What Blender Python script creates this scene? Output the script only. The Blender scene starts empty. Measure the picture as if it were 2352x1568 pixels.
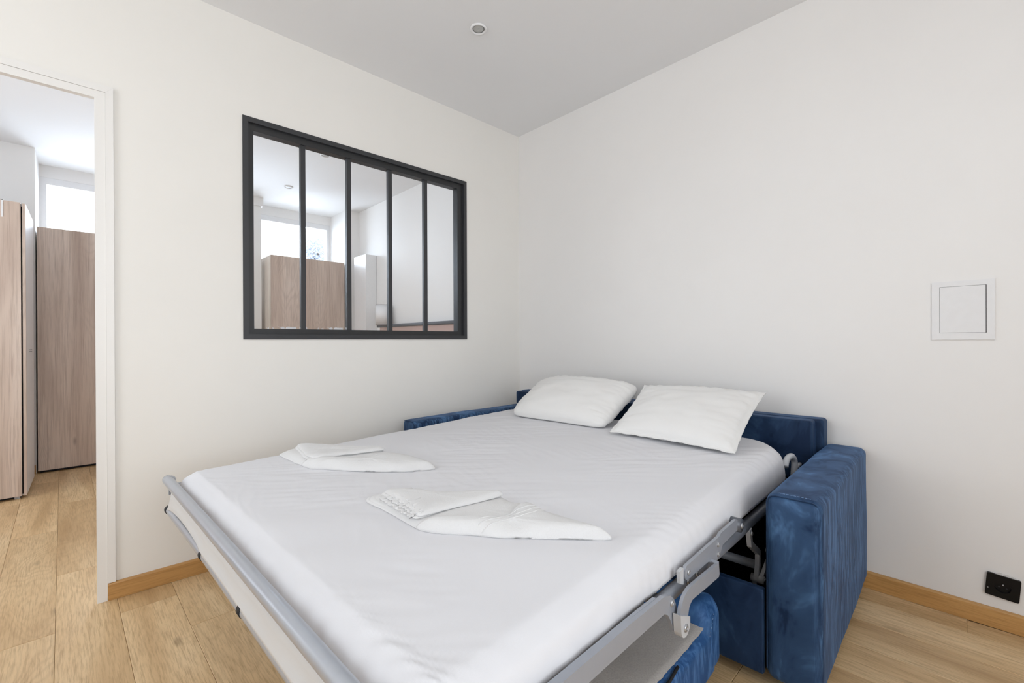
import bpy, bmesh, math, random
from mathutils import Vector, Matrix, noise
PI = math.pi
S = bpy.context.scene
COL = S.collection

# ------------------------------------------------------------------ camera
cam_d = bpy.data.cameras.new('camera'); cam = bpy.data.objects.new('camera', cam_d); COL.objects.link(cam)
F = Vector((0.68703, 0.72662, -0.00217)); R_ = Vector((0.72661, -0.68704, -0.00361)); U = R_.cross(F)
cam.matrix_world = Matrix(((R_.x, U.x, -F.x, -2.4504), (R_.y, U.y, -F.y, -2.5100), (R_.z, U.z, -F.z, 1.07), (0, 0, 0, 1)))
cam_d.sensor_fit = 'HORIZONTAL'; cam_d.sensor_width = 36.0; cam_d.lens = 1033.32 / 2352 * 36.0
cam_d.clip_start = 0.02; cam_d.clip_end = 200
S.camera = cam

# ------------------------------------------------------------------ world, lights, exposure
w = bpy.data.worlds.new('daylight'); S.world = w; w.use_nodes = True
bg = w.node_tree.nodes['Background']
bg.inputs['Color'].default_value = (0.93, 0.965, 1.0, 1); bg.inputs['Strength'].default_value = 4.0


def area(name, loc, rot, sx, sy, power, col):
    d = bpy.data.lights.new(name, 'AREA'); d.shape = 'RECTANGLE'; d.size = sx; d.size_y = sy
    d.energy = power; d.color = col
    o = bpy.data.objects.new(name, d); COL.objects.link(o); o.location = loc; o.rotation_euler = rot
    return o


# daylight at the front and niche windows; the side lights are unseen fill
area('daylight_front_window', (-2.45, -3.93, 1.55), (PI / 2, 0, 0), 2.1, 1.9, 22, (0.92, 0.965, 1.0))
area('side_fill_light', (-4.22, -1.1, 1.6), (PI / 2, 0, -PI / 2), 1.1, 1.6, 14, (0.93, 0.97, 1.0))  # unseen source, placed to brighten the right wall
area('daylight_bedroom_window', (-1.55, 3.46, 1.98), (-PI / 2, 0, 0), 2.5, 1.1, 155, (0.72, 0.84, 1.0))
area('bedroom_fill_light', (-4.22, 1.1, 1.6), (PI / 2, 0, -PI / 2), 1.5, 1.3, 19, (0.84, 0.91, 1.0))  # added fill to brighten the bedroom, no window known on this side
S.view_settings.view_transform = 'Standard'; S.view_settings.look = 'None'
S.view_settings.gamma = 1.0; S.view_settings.use_curve_mapping = False
S.view_settings.exposure = -0.50
S.cycles.max_bounces = 12; S.cycles.diffuse_bounces = 8; S.cycles.transparent_max_bounces = 16


# ------------------------------------------------------------------ materials
def lin(r, g, b):
    f = lambda c: c / 12.92 if c <= 0.04045 else ((c + 0.055) / 1.055) ** 2.4
    return (f(r / 255), f(g / 255), f(b / 255), 1)


class NT:
    def __init__(s, name):
        s.m = bpy.data.materials.new(name); s.m.use_nodes = True; s.t = s.m.node_tree
        s.b = s.t.nodes['Principled BSDF']; s.out = s.t.nodes['Material Output']

    def n(s, typ, ins=None, **kw):
        nd = s.t.nodes.new(typ)
        for k, v in kw.items(): setattr(nd, k, v)
        for k, v in (ins or {}).items():
            if isinstance(v, bpy.types.NodeSocket): s.t.links.new(v, nd.inputs[k])
            else: nd.inputs[k].default_value = v
        return nd

    def set(s, **kw):
        for k, v in kw.items():
            k = k.replace('_', ' ')
            if isinstance(v, bpy.types.NodeSocket): s.t.links.new(v, s.b.inputs[k])
            else: s.b.inputs[k].default_value = v
        return s

    def coord(s, scale=(1, 1, 1), loc=None, kind='Object'):
        tc = s.n('ShaderNodeTexCoord')
        mp = s.n('ShaderNodeMapping', {'Vector': tc.outputs[kind], 'Scale': scale})
        if loc is not None:
            s.t.links.new(loc, mp.inputs['Location'])
        return mp.outputs[0]

    def noise(s, vec, scale, detail=4, rough=0.55, dist=0.0):
        return s.n('ShaderNodeTexNoise', {'Vector': vec, 'Scale': scale, 'Detail': detail, 'Roughness': rough, 'Distortion': dist}).outputs[0]

    def ramp(s, fac, stops):
        r = s.n('ShaderNodeValToRGB', {'Fac': fac}); e = r.color_ramp.elements
        while len(e) < len(stops): e.new(0.5)
        for el, (p, c) in zip(e, stops): el.position = p; el.color = c
        return r.outputs[0]

    def mix(s, fac, a, b, mode='MIX'):
        m = s.n('ShaderNodeMix', data_type='RGBA', blend_type=mode)
        for i, v in ((0, fac), (6, a), (7, b)):
            if isinstance(v, bpy.types.NodeSocket): s.t.links.new(v, m.inputs[i])
            else: m.inputs[i].default_value = v
        return m.outputs[2]

    def math(s, op, a, b=0.0):
        m = s.n('ShaderNodeMath', operation=op)
        for i, v in ((0, a), (1, b)):
            if isinstance(v, bpy.types.NodeSocket): s.t.links.new(v, m.inputs[i])
            else: m.inputs[i].default_value = v
        return m.outputs[0]

    def bump(s, h, strength=0.2, dist=0.002):
        b = s.n('ShaderNodeBump', {'Height': h, 'Strength': strength, 'Distance': dist})
        s.t.links.new(b.outputs[0], s.b.inputs['Normal'])


def paint(name, col, rough=0.6, var=0.03, bump=0.15):
    m = NT(name); v = m.coord()
    n1 = m.noise(v, 1.3, 5, 0.6); n2 = m.noise(v, 60, 3)
    dark = tuple(c * (1 - var) for c in col[:3]) + (1,)
    m.set(Base_Color=m.mix(m.ramp(n1, [(0.35, (0, 0, 0, 1)), (0.7, (1, 1, 1, 1))]), dark, col), Roughness=rough)
    m.bump(m.math('ADD', m.math('MULTIPLY', n1, 3.0), m.math('MULTIPLY', n2, 0.25)), bump, 0.004)
    return m.m


def flat(name, col, rough=0.5, metal=0.0, spec=0.5):
    m = NT(name); v = m.coord(); n1 = m.noise(v, 40, 3)
    d = tuple(c * 0.93 for c in col[:3]) + (1,)
    m.set(Base_Color=m.mix(n1, d, col), Roughness=rough, Metallic=metal, Specular_IOR_Level=spec)
    return m.m


def wood(name, dark, mid, light, axis='Y', rough=0.45, knots=True, grain=1.0, rand=0.12, ring=0.26):
    m = NT(name)
    oi = m.n('ShaderNodeObjectInfo').outputs['Random']
    off = m.n('ShaderNodeCombineXYZ', {'X': m.math('MULTIPLY', oi, 37.0), 'Y': m.math('MULTIPLY', oi, 91.0), 'Z': m.math('MULTIPLY', oi, 53.0)}).outputs[0]
    st = {'Y': (1, 0.12, 1), 'Z': (1, 1, 0.09), 'X': (0.1, 1, 1)}[axis]
    st3 = {'Y': (1, 0.055, 1), 'Z': (1, 1, 0.03), 'X': (0.05, 1, 1)}[axis]
    v = m.coord(st, off)
    broad = m.noise(v, 7, 3, 0.5, 0.6)
    # cathedral figure: contour bands of a stretched noise
    st2 = {'Y': (1, 0.30, 1), 'Z': (1, 1, 0.22), 'X': (0.25, 1, 1)}[axis]
    v2 = m.coord(st2, off)
    fig = m.noise(v2, 4.2, 2, 0.45, 0.35)
    bands = m.math('FRACT', m.math('MULTIPLY', fig, 26.0))
    bands = m.math('ABSOLUTE', m.math('SUBTRACT', bands, 0.5))
    mask = m.ramp(m.noise(v2, 2.1, 2), [(0.42, (0, 0, 0, 1)), (0.62, (1, 1, 1, 1))])
    fine = m.noise(m.coord(st3, off), 190 * grain, 4, 0.65)
    c = m.ramp(broad, [(0.30, dark), (0.5, mid), (0.72, light)])
    bandf = m.math('MULTIPLY', m.math('MULTIPLY', m.ramp(bands, [(0.0, (1, 1, 1, 1)), (0.32, (0, 0, 0, 1))]), mask), ring)
    c = m.mix(bandf, c, tuple(x * 0.72 for x in dark[:3]) + (1,))
    c = m.mix(m.ramp(fine, [(0.45, (0, 0, 0, 1)), (0.70, (0.75, 0.75, 0.75, 1))]), c, tuple(x * 0.8 for x in dark[:3]) + (1,))
    if knots:
        vk = m.coord((2.6, 0.95, 1) if axis == 'Y' else ((2.6, 1, 0.9) if axis == 'Z' else (0.95, 2.6, 1)), off)
        vo = m.n('ShaderNodeTexVoronoi', {'Vector': m.n('ShaderNodeMix', {4: vk, 5: vk}, data_type='VECTOR').outputs[1], 'Scale': 2.4}).outputs['Distance']
        kn = m.ramp(m.math('ADD', vo, m.math('MULTIPLY', m.noise(v2, 9, 3), 0.12)), [(0.09, (1, 1, 1, 1)), (0.16, (0, 0, 0, 1))])
        c = m.mix(m.math('MULTIPLY', kn, 0.55), c, tuple(x * 0.45 for x in dark[:3]) + (1,))
    hs = m.n('ShaderNodeHueSaturation', {'Color': c, 'Value': m.math('ADD', m.math('MULTIPLY', oi, rand * 2), 1 - rand)}).outputs[0]
    m.set(Base_Color=hs, Roughness=m.math('ADD', m.math('MULTIPLY', fine, 0.12), rough - 0.06))
    m.bump(m.math('ADD', fine, m.math('MULTIPLY', bandf, -0.6)), 0.12, 0.001)
    return m.m


def velvet(name, gain=1.0, light=0.9):
    m = NT(name); v = m.coord((1, 1, 0.55))
    a = m.noise(v, 8.0, 4, 0.6, 0.7)
    b = m.noise(m.coord((1, 1, 0.17)), 30, 5, 0.66, 1.5)
    # broad brushed patches; on the long side faces also vertical strokes where hands have run over the pile
    ny = m.math('ABSOLUTE', m.n('ShaderNodeSeparateXYZ', {0: m.n('ShaderNodeTexCoord').outputs['Normal']}).outputs[1])
    pa = m.ramp(a, [(0.38, (0, 0, 0, 1)), (0.46, (0.22, 0.22, 0.22, 1)), (0.56, (0.34, 0.34, 0.34, 1)), (0.65, (0.85, 0.85, 0.85, 1))])
    pb = m.ramp(b, [(0.42, (0, 0, 0, 1)), (0.50, (0.3, 0.3, 0.3, 1)), (0.60, (0.95, 0.95, 0.95, 1))])
    nap = m.mix(m.math('MULTIPLY', ny, 0.72), pa, pb)
    d = lin(12, 38, 70); l = lin(80, 116, 158)
    d = tuple(x * gain for x in d[:3]) + (1,); l = tuple(x * gain for x in l[:3]) + (1,)
    m.set(Base_Color=m.mix(m.math('MULTIPLY', nap, light), d, l), Roughness=0.62, Specular_IOR_Level=0.25,
          Sheen_Weight=0.3, Sheen_Roughness=0.35, Sheen_Tint=lin(120, 165, 225))
    m.bump(m.math('ADD', m.math('MULTIPLY', nap, 0.6), m.noise(m.coord(), 400, 2)), 0.12, 0.002)
    return m.m


def cloth(name, col, fine=500, bump=0.15, big=0.0, sheen=0.1, var=0.04):
    m = NT(name); v = m.coord()
    f = m.noise(v, fine, 3, 0.6); g = m.noise(v, 9, 5, 0.6, 1.2)
    d = tuple(x * (1 - var) for x in col[:3]) + (1,)
    m.set(Base_Color=m.mix(f, d, col), Roughness=0.85, Specular_IOR_Level=0.15, Sheen_Weight=sheen, Sheen_Roughness=0.5)
    m.bump(m.math('ADD', m.math('MULTIPLY', f, 0.4), m.math('MULTIPLY', g, big)), bump, 0.003)
    return m.m


M = {}
M['wall_paint'] = paint('cream_wall_paint', (0.83, 0.815, 0.78, 1), 0.55)
M['wall_white'] = paint('white_wall_paint', (0.81, 0.80, 0.79, 1), 0.6)
M['ceiling'] = paint('ceiling_paint', (0.80, 0.805, 0.815, 1), 0.8, 0.01, 0.08)
M['trim'] = paint('white_gloss_trim', (0.815, 0.805, 0.785, 1), 0.4, 0.02, 0.1)
M['oak'] = wood('oak_plank', lin(184, 150, 107), lin(209, 177, 133), lin(225, 197, 155), 'Y', 0.42, True, 1.0, 0.05)
M['oak_skirt'] = wood('oak_skirting', lin(178, 132, 74), lin(194, 148, 90), lin(206, 164, 106), 'X', 0.45, False, 1, 0.02, 0.12)
M['oak_skirt_y'] = wood('oak_skirting_along', lin(178, 132, 74), lin(194, 148, 90), lin(206, 164, 106), 'Y', 0.45, False, 1, 0.02, 0.12)
M['ward'] = wood('pale_oak_board', lin(184, 163, 149), lin(204, 185, 171), lin(218, 202, 190), 'Z', 0.4, True, 0.6, 0.03, 0.3)
M['ward_light'] = wood('light_oak_board', lin(205, 190, 176), lin(218, 206, 192), lin(228, 217, 206), 'Z', 0.4, False, 0.6, 0.03, 0.2)
M['velvet'] = velvet('blue_velvet')
M['velvet_lit'] = velvet('blue_velvet_lit', 3.0, 0.32)  # brightened velvet: window light put into the seat cushion's colour
M['velvet_flat'] = velvet('blue_velvet_dark', 0.85, 0.35)
M['sheet'] = cloth('white_sheet', (0.72, 0.724, 0.755, 1), 700, 0.10, 0.9, 0.05)
M['pillow'] = cloth('white_pillowcase', (0.79, 0.787, 0.78, 1), 700, 0.12, 0.7, 0.05)
M['terry'] = cloth('white_terry', (0.70, 0.70, 0.705, 1), 330, 0.6, 0.25, 0.2, 0.08)
M['canvas'] = cloth('grey_white_canvas', (0.62, 0.61, 0.60, 1), 600, 0.12, 0.3, 0.05)
M['felt'] = cloth('grey_felt', (0.50, 0.475, 0.455, 1), 260, 0.9, 0.4, 0.3, 0.5)
M['metal'] = flat('grey_painted_steel', lin(160, 165, 175), 0.38, 0.25)
M['tube'] = flat('light_steel_tube', lin(182, 187, 196), 0.30, 0.45)
M['metal_d'] = flat('dark_grey_steel', lin(96, 100, 108), 0.4, 0.3)
M['plastic_g'] = flat('light_grey_plastic', lin(190, 193, 198), 0.45)
M['rivet'] = flat('bright_rivet_steel', lin(176, 178, 182), 0.38, 0.7)
M['strap'] = flat('black_webbing', lin(26, 27, 30), 0.7)
M['lining'] = flat('black_lining', lin(20, 18, 16), 0.9, 0, 0.1)
M['frame'] = flat('anthracite_frame', lin(52, 53, 56), 0.42)
M['frame_in'] = flat('anthracite_frame_inner', lin(42, 43, 45), 0.4)
M['black'] = flat('black_gloss_plastic', lin(9, 9, 10), 0.4, 0, 0.25)
M['plastic_w'] = flat('white_plastic', (0.78, 0.78, 0.79, 1), 0.35)
M['gap'] = flat('dark_gap', lin(40, 40, 42), 0.9)
M['sub_floor'] = flat('sub_floor', lin(120, 98, 74), 0.9)
M['thread'] = flat('pale_thread', lin(110, 140, 180), 0.8)
M['grey_trim'] = flat('slate_grey_trim', lin(88, 92, 100), 0.6)
M['terracotta'] = cloth('terracotta_fabric', lin(188, 162, 154), 400, 0.2, 0.2)
M['shade'] = cloth('white_lampshade', (0.78, 0.78, 0.80, 1), 500, 0.1)
M['lens'] = flat('frosted_lens', lin(185, 186, 184), 0.5)
M['leaf'] = flat('leaf_overexposed', lin(196, 206, 222), 0.6)  # overexposure put into the leaf colour, pale blue instead of green
M['bark'] = flat('bark', lin(90, 78, 68), 0.9)
M['plaster'] = paint('bare_plaster', (0.7, 0.68, 0.66, 1), 0.9)


def glass_mat(name, dusty):
    m = NT(name); t = m.t
    tr = m.n('ShaderNodeBsdfTransparent', {'Color': (0.985, 0.99, 0.99, 1)})
    gl = m.n('ShaderNodeBsdfGlossy', {'Roughness': 0.02})
    fr = m.n('ShaderNodeFresnel', {'IOR': 1.45})
    mx = m.n('ShaderNodeMixShader', {0: m.math('MULTIPLY', fr.outputs[0], 0.9), 1: tr.outputs[0], 2: gl.outputs[0]})
    # dried paint specks and a dusty lower edge, real marks on the pane
    v = m.coord()
    sp = m.noise(v, 26, 4, 0.7)
    z = m.n('ShaderNodeSeparateXYZ', {0: m.n('ShaderNodeTexCoord').outputs['Object']}).outputs[2]
    low = m.math('LESS_THAN', z, m.math('ADD', -0.4905, m.math('MULTIPLY', m.noise(m.coord(), 70, 3), 0.016)))
    specks = m.math('GREATER_THAN', sp, 0.765)
    dust = m.math('MULTIPLY', low, m.math('GREATER_THAN', m.noise(m.coord((1, 1, 0.4)), 38, 3), 0.53))
    fac = m.math('MULTIPLY', m.math('MAXIMUM', specks, dust), 0.85 if dusty else 0.0)
    df = m.n('ShaderNodeBsdfDiffuse', {'Color': (0.8, 0.8, 0.82, 1)})
    m2 = m.n('ShaderNodeMixShader', {0: fac, 1: mx.outputs[0], 2: df.outputs[0]})
    t.links.new(m2.outputs[0], m.out.inputs[0])
    return m.m


M['glass'] = glass_mat('clear_glass', False); M['glass_dusty'] = glass_mat('dusty_glass', True)


# ------------------------------------------------------------------ mesh helpers
def link(name, me, mat, parent=None, loc=None, smooth=False):
    o = bpy.data.objects.new(name, me); COL.objects.link(o)
    if mat is not None: me.materials.append(mat)
    if parent is not None: o.parent = parent
    if loc is not None: o.location = loc
    if smooth:
        for p in me.polygons: p.use_smooth = True
    return o


def mesh(name, verts, faces):
    me = bpy.data.meshes.new(name); me.from_pydata([tuple(v) for v in verts], [], faces); me.update(); return me


def fin(bm, name, mat, parent=None, smooth=False, center=False, bevel=0.0, seg=2):
    if bevel:
        es = [e for e in bm.edges if len(e.link_faces) == 2 and e.calc_face_angle(0) > 0.5]
        bmesh.ops.bevel(bm, geom=es, offset=bevel, segments=seg, affect='EDGES', profile=0.5)
    bmesh.ops.recalc_face_normals(bm, faces=bm.faces)
    loc = None
    if center:
        c = sum((v.co for v in bm.verts), Vector()) / len(bm.verts)
        for v in bm.verts: v.co -= c
        loc = c
    me = bpy.data.meshes.new(name); bm.to_mesh(me); bm.free()
    return link(name, me, mat, parent, loc, smooth)


def box(bm, a, b):
    x0, y0, z0 = a; x1, y1, z1 = b
    vs = [bm.verts.new(p) for p in ((x0, y0, z0), (x1, y0, z0), (x1, y1, z0), (x0, y1, z0), (x0, y0, z1), (x1, y0, z1), (x1, y1, z1), (x0, y1, z1))]
    for f in ((0, 3, 2, 1), (4, 5, 6, 7), (0, 1, 5, 4), (1, 2, 6, 5), (2, 3, 7, 6), (3, 0, 4, 7)): bm.faces.new([vs[i] for i in f])


def boxes(name, lst, mat, parent=None, bevel=0.0, center=False):
    bm = bmesh.new()
    for a, b in lst: box(bm, a, b)
    return fin(bm, name, mat, parent, bevel=bevel, center=center)


def prism(name, poly, y0, y1, mat, parent=None, bevel=0.0012, seg=2):
    """poly in (x, z), extruded along y"""
    bm = bmesh.new()
    a = [bm.verts.new((x, y0, z)) for x, z in poly]; b = [bm.verts.new((x, y1, z)) for x, z in poly]
    bm.faces.new(a); bm.faces.new(b[::-1]); n = len(poly)
    for i in range(n): bm.faces.new((a[i], b[i], b[(i + 1) % n], a[(i + 1) % n]))
    return fin(bm, name, mat, parent, bevel=bevel, seg=seg)


def smooth_path(pts, n=6):
    pts = [Vector(p) for p in pts]; out = []
    for i in range(len(pts) - 1):
        p0 = pts[max(i - 1, 0)]; p1 = pts[i]; p2 = pts[i + 1]; p3 = pts[min(i + 2, len(pts) - 1)]
        for k in range(n):
            t = k / n
            out.append(0.5 * ((2 * p1) + (p2 - p0) * t + (2 * p0 - 5 * p1 + 4 * p2 - p3) * t * t + (3 * p1 - p0 - 3 * p2 + p3) * t ** 3))
    return out + [pts[-1]]


def tube_into(bm, pts, r, seg=12, closed=False):
    pts = [Vector(p) for p in pts]; rings = []; n = len(pts); prev = None
    for i, p in enumerate(pts):
        if closed: d = pts[(i + 1) % n] - pts[i - 1]
        else: d = pts[min(i + 1, n - 1)] - pts[max(i - 1, 0)]
        d.normalize()
        if prev is None:
            a = Vector((0, 0, 1)) if abs(d.z) < 0.9 else Vector((1, 0, 0))
            u = d.cross(a).normalized()
        else:
            u = (prev - d * prev.dot(d)).normalized()
        prev = u; v = d.cross(u)
        rr = r[i] if isinstance(r, (list, tuple)) else r
        rings.append([bm.verts.new(p + (u * math.cos(2 * PI * k / seg) + v * math.sin(2 * PI * k / seg)) * rr) for k in range(seg)])
    m = n if closed else n - 1
    for i in range(m):
        A = rings[i]; B = rings[(i + 1) % n]
        for k in range(seg): bm.faces.new((A[k], A[(k + 1) % seg], B[(k + 1) % seg], B[k]))
    if not closed:
        bm.faces.new(rings[0][::-1]); bm.faces.new(rings[-1])


def tube(name, pts, r, mat, parent=None, seg=12, closed=False, center=False):
    bm = bmesh.new(); tube_into(bm, pts, r, seg, closed)
    return fin(bm, name, mat, parent, smooth=True, center=center)


def lathe(name, prof, mat, parent=None, seg=32, axis='Z', loc=None):
    bm = bmesh.new(); rings = []
    for r, z in prof:
        ring = []
        for k in range(seg):
            a = 2 * PI * k / seg; c, s = r * math.cos(a), r * math.sin(a)
            ring.append(bm.verts.new({'Z': (c, s, z), 'Y': (c, z, s), 'X': (z, c, s)}[axis]))
        rings.append(ring)
    for A, B in zip(rings, rings[1:]):
        for k in range(seg): bm.faces.new((A[k], A[(k + 1) % seg], B[(k + 1) % seg], B[k]))
    for ring in (rings[0], rings[-1]):
        if len(ring) > 2: bm.faces.new(ring)
    bmesh.ops.remove_doubles(bm, verts=bm.verts, dist=1e-6)
    o = fin(bm, name, mat, parent, smooth=True)
    if loc: o.location = loc
    return o


def rbox_geo(a, b, r, n=(8, 8, 4), seg=4):
    """rounded box between corners a and b; grids whose margin samples make the round edges"""
    ax = []
    for k in range(3):
        c = (b[k] - a[k]) / 2 - r
        m = [c + r * math.tan(PI / 4 * i / seg) for i in range(seg + 1)]
        inner = [(-c + 2 * c * i / n[k]) for i in range(1, n[k])]
        ax.append([-q for q in m[::-1]] + inner + m)
    ctr = [(a[k] + b[k]) / 2 for k in range(3)]; hc = [(b[k] - a[k]) / 2 - r for k in range(3)]
    idx = {}; V = []; Fc = []

    def vid(p):
        key = tuple(round(q, 6) for q in p)
        if key not in idx:
            c = Vector([max(-hc[k], min(hc[k], p[k])) for k in range(3)]); d = Vector(p) - c
            q = c + (d.normalized() * r if d.length > 1e-9 else d)
            idx[key] = len(V); V.append(q + Vector(ctr))
        return idx[key]
    for k in range(3):
        u, v = (k + 1) % 3, (k + 2) % 3
        for sgn in (-1, 1):
            lim = sgn * (hc[k] + r)
            for i in range(len(ax[u]) - 1):
                for j in range(len(ax[v]) - 1):
                    q = []
                    for (di, dj) in ((0, 0), (1, 0), (1, 1), (0, 1)):
                        p = [0, 0, 0]; p[k] = lim; p[u] = ax[u][i + di]; p[v] = ax[v][j + dj]; q.append(vid(p))
                    Fc.append(q if sgn > 0 else q[::-1])
    return V, Fc


def rbox(name, a, b, r, mat, parent=None, n=(8, 8, 4), seg=4, fn=None):
    V, Fc = rbox_geo(a, b, r, n, seg)
    if fn: V = [fn(v) for v in V]
    o = link(name, mesh(name, V, Fc), mat, parent, None, True)
    return o


def fn3(v, sc, amp, seed=0.0):
    p = v * sc + Vector((seed, seed * 1.7, seed * 0.3))
    return Vector((noise.noise(p), noise.noise(p + Vector((31, 7, 3))), noise.noise(p + Vector((5, 91, 13))))) * amp


def empty(name, loc, rz=0.0):
    o = bpy.data.objects.new(name, None); COL.objects.link(o); o.location = loc; o.rotation_euler = (0, 0, rz)
    o.empty_display_size = 0.1
    return o


def tag(o, label, cat, group=None):
    o['label'] = label; o['category'] = cat
    if group: o['group'] = group
    return o


def struct(o):
    o['kind'] = 'structure'; return o


# ------------------------------------------------------------------ the setting
H = 2.653
RX0, RY0 = -4.1, -3.8           # far sides of the living room, out of frame
BY = 2.82                       # face of the bedroom's far wall
NY = 3.28                       # back of the window niche


def wall(name, lst, mat): return struct(boxes(name, lst, mat))


DX0, DX1, DZ = -3.27, -2.391, 2.098
HX0, HX1, HZ = -3.285, -2.375, 2.115        # the hole in the wall behind the frame lip
WT = .07      # door hole
WX0, WX1, WZ0, WZ1 = -1.870, -0.536, 1.096, 2.165   # interior window hole
wall('wall_left', [((RX0, 0, 0), (HX0, WT, H)), ((HX0, 0, HZ), (HX1, WT, H)), ((HX1, 0, 0), (WX0, WT, H)),
                   ((WX0, 0, 0), (WX1, WT, WZ0)), ((WX0, 0, WZ1), (WX1, WT, H)), ((WX1, 0, 0), (0, WT, H))], M['wall_paint'])
wall('wall_right', [((0, RY0, 0), (.12, NY + .2, H))], M['wall_white'])
wall('wall_front', [((RX0 - .1, RY0 - .1, 0), (-3.55, RY0, H)), ((-3.55, RY0 - .1, 0), (-1.35, RY0, .55)), ((-3.55, RY0 - .1, 2.5), (-1.35, RY0, H)), ((-1.35, RY0 - .1, 0), (.12, RY0, H))], M['wall_white'])
wall('wall_side', [((RX0 - .1, RY0, 0), (RX0, -1.7, H)), ((RX0 - .1, -1.7, 0), (RX0, -.5, .75)), ((RX0 - .1, -1.7, 2.45), (RX0, -.5, H)), ((RX0 - .1, -.5, 0), (RX0, .35, H)),
                   ((RX0 - .1, .35, 0), (RX0, 1.85, .9)), ((RX0 - .1, .35, 2.3), (RX0, 1.85, H)), ((RX0 - .1, 1.85, 0), (RX0, NY + .2, H))], M['wall_white'])  # bedroom side opening added for the fill light
wall('wall_back', [((RX0, BY, 0), (-2.751, NY + .2, H)), ((-.171, BY, 0), (0, NY + .2, H)),
                   ((-2.751, NY, 0), (-.171, NY + .16, 1.15)), ((-2.751, NY, 2.545), (-.171, NY + .16, H)),
                   ((-1.27, 3.0, 0), (-1.045, NY + .12, 2.60)), ((-1.29, 2.985, 2.56), (-1.025, NY + .12, H))], M['wall_white'])
struct(boxes('ceiling', [((RX0 - .1, RY0 - .1, H), (.12, NY + .2, H + .12))], M['ceiling']))
floor = struct(boxes('floor', [((RX0 - .1, RY0 - .1, -.12), (.12, NY + .2, -.0125))], M['sub_floor']))

# floor planks: long boards, each its own piece
rng = random.Random(4)
PA = math.radians(1.6); PW, PL = 0.181, 1.285
ca, sa = math.cos(PA), math.sin(PA)


def plank_mesh(L, Wd):
    bm = bmesh.new(); g = .0004
    box(bm, (-Wd / 2 + g, -L / 2 + g, -.012), (Wd / 2 - g, L / 2 - g, 0))
    es = [e for e in bm.edges if all(v.co.z > -.001 for v in e.verts)]
    bmesh.ops.bevel(bm, geom=es, offset=.0012, segments=1, affect='EDGES')
    bmesh.ops.recalc_face_normals(bm, faces=bm.faces)
    me = bpy.data.meshes.new('plank'); bm.to_mesh(me); bm.free(); me.materials.append(M['oak']); return me


shared = plank_mesh(PL, PW)
joints = {0: -.155, -1: .42, -2: -.155, 12: -2.455, 11: -1.75, 10: -2.95}   # end joints seen in the photograph, by board
for k in range(-10, 14):
    # board k lies between seams k and k+1; seam 0 passes X=-2.348 at Y=-.5
    xs = -2.348 + PW * (k + .5)
    y0 = joints.get(k, rng.uniform(-1, 1))
    j = math.floor((RY0 - y0) / PL)
    y = y0 + j * PL
    while y < NY:
        ya, yb = max(y, RY0 + .01), min(y + PL, NY - .02)
        y += PL
        if yb - ya < .06: continue
        yc = (ya + yb) / 2
        wx = xs - sa * (yc + .5)
        if wx < RX0 + .1 or wx > .02: continue
        full = abs((yb - ya) - PL) < 1e-4
        wd = PW; xo = 0.0
        if wx + PW / 2 > 0.0: wd = PW / 2 - wx + .0; xo = (-PW / 2 + wd / 2); full = False
        if wd < .03: continue
        me = shared if full else plank_mesh(yb - ya, wd)
        o = bpy.data.objects.new('plank', me); COL.objects.link(o); o.parent = floor
        o.location = (wx + xo, yc, 0); o.rotation_euler = (0, 0, PA)


# skirting
def skirting(name, a, b, nrm, mat, h=.07, t=.015):
    """straight skirting between floor points a and b, thickness towards nrm"""
    a = Vector(a); b = Vector(b); n = Vector(nrm); bm = bmesh.new()
    prof = [(0, 0), (t, 0), (t, h - .006), (t - .002, h - .002), (t - .006, h), (0, h)]
    A = [bm.verts.new(a + n * p + Vector((0, 0, q))) for p, q in prof]
    B = [bm.verts.new(b + n * p + Vector((0, 0, q))) for p, q in prof]
    bm.faces.new(A); bm.faces.new(B[::-1])
    for i in range(len(prof)): bm.faces.new((A[i], B[i], B[(i + 1) % len(prof)], A[(i + 1) % len(prof)]))
    return struct(fin(bm, name, mat, center=True))


skirting('baseboard_left', (DX1 + .001, 0, .001), (-.02, 0, .001), (0, -1, 0), M['oak_skirt'])
skirting('baseboard_left', (RX0 + .01, 0, .001), (DX0 - .001, 0, .001), (0, -1, 0), M['oak_skirt'])
skirting('baseboard_right', (0, -.02, .001), (0, RY0 + .02, .001), (-1, 0, 0), M['oak_skirt_y'])
skirting('baseboard_back', (-3.2, BY, .001), (-2.755, BY, .001), (0, -1, 0), M['oak_skirt'])
skirting('baseboard_bedroom', (0, .12, .001), (0, 2.3, .001), (-1, 0, 0), M['oak_skirt_y'])

# door frame (no leaf): jambs, head, mitred casing
door = struct(empty('door_1', ((DX0 + DX1) / 2, 0, 0)))
dx = door.location.x


def dbox(name, a, b, bev=.002): return boxes(name, [((a[0] - dx, a[1], a[2]), (b[0] - dx, b[1], b[2]))], M['trim'], door, bev * .6)


dbox('jamb', (-2.424, -.009, 0), (DX1, .018, 2.098))
dbox('jamb_lining', (-2.390, .0182, 0), (-2.3755, .082, 2.1))
dbox('jamb', (DX0, -.009, 0), (-3.237, .018, 2.098))
dbox('jamb_lining', (-3.2845, .0182, 0), (-3.271, .082, 2.1))
dbox('head', (-3.237, -.009, 2.068), (-2.424, .018, 2.098))
dbox('head_lining', (-3.271, .0182, 2.1), (-2.390, .082, 2.1145))


def casing(pts):
    bm = bmesh.new()
    a = [bm.verts.new((x - dx, -.0125, z)) for x, z in pts]; b = [bm.verts.new((x - dx, -.0002, z)) for x, z in pts]
    bm.faces.new(a); bm.faces.new(b[::-1])
    for i in range(len(pts)): bm.faces.new((a[i], b[i], b[(i + 1) % len(pts)], a[(i + 1) % len(pts)]))
    fin(bm, 'casing', M['trim'], door, bevel=.0012)


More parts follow.
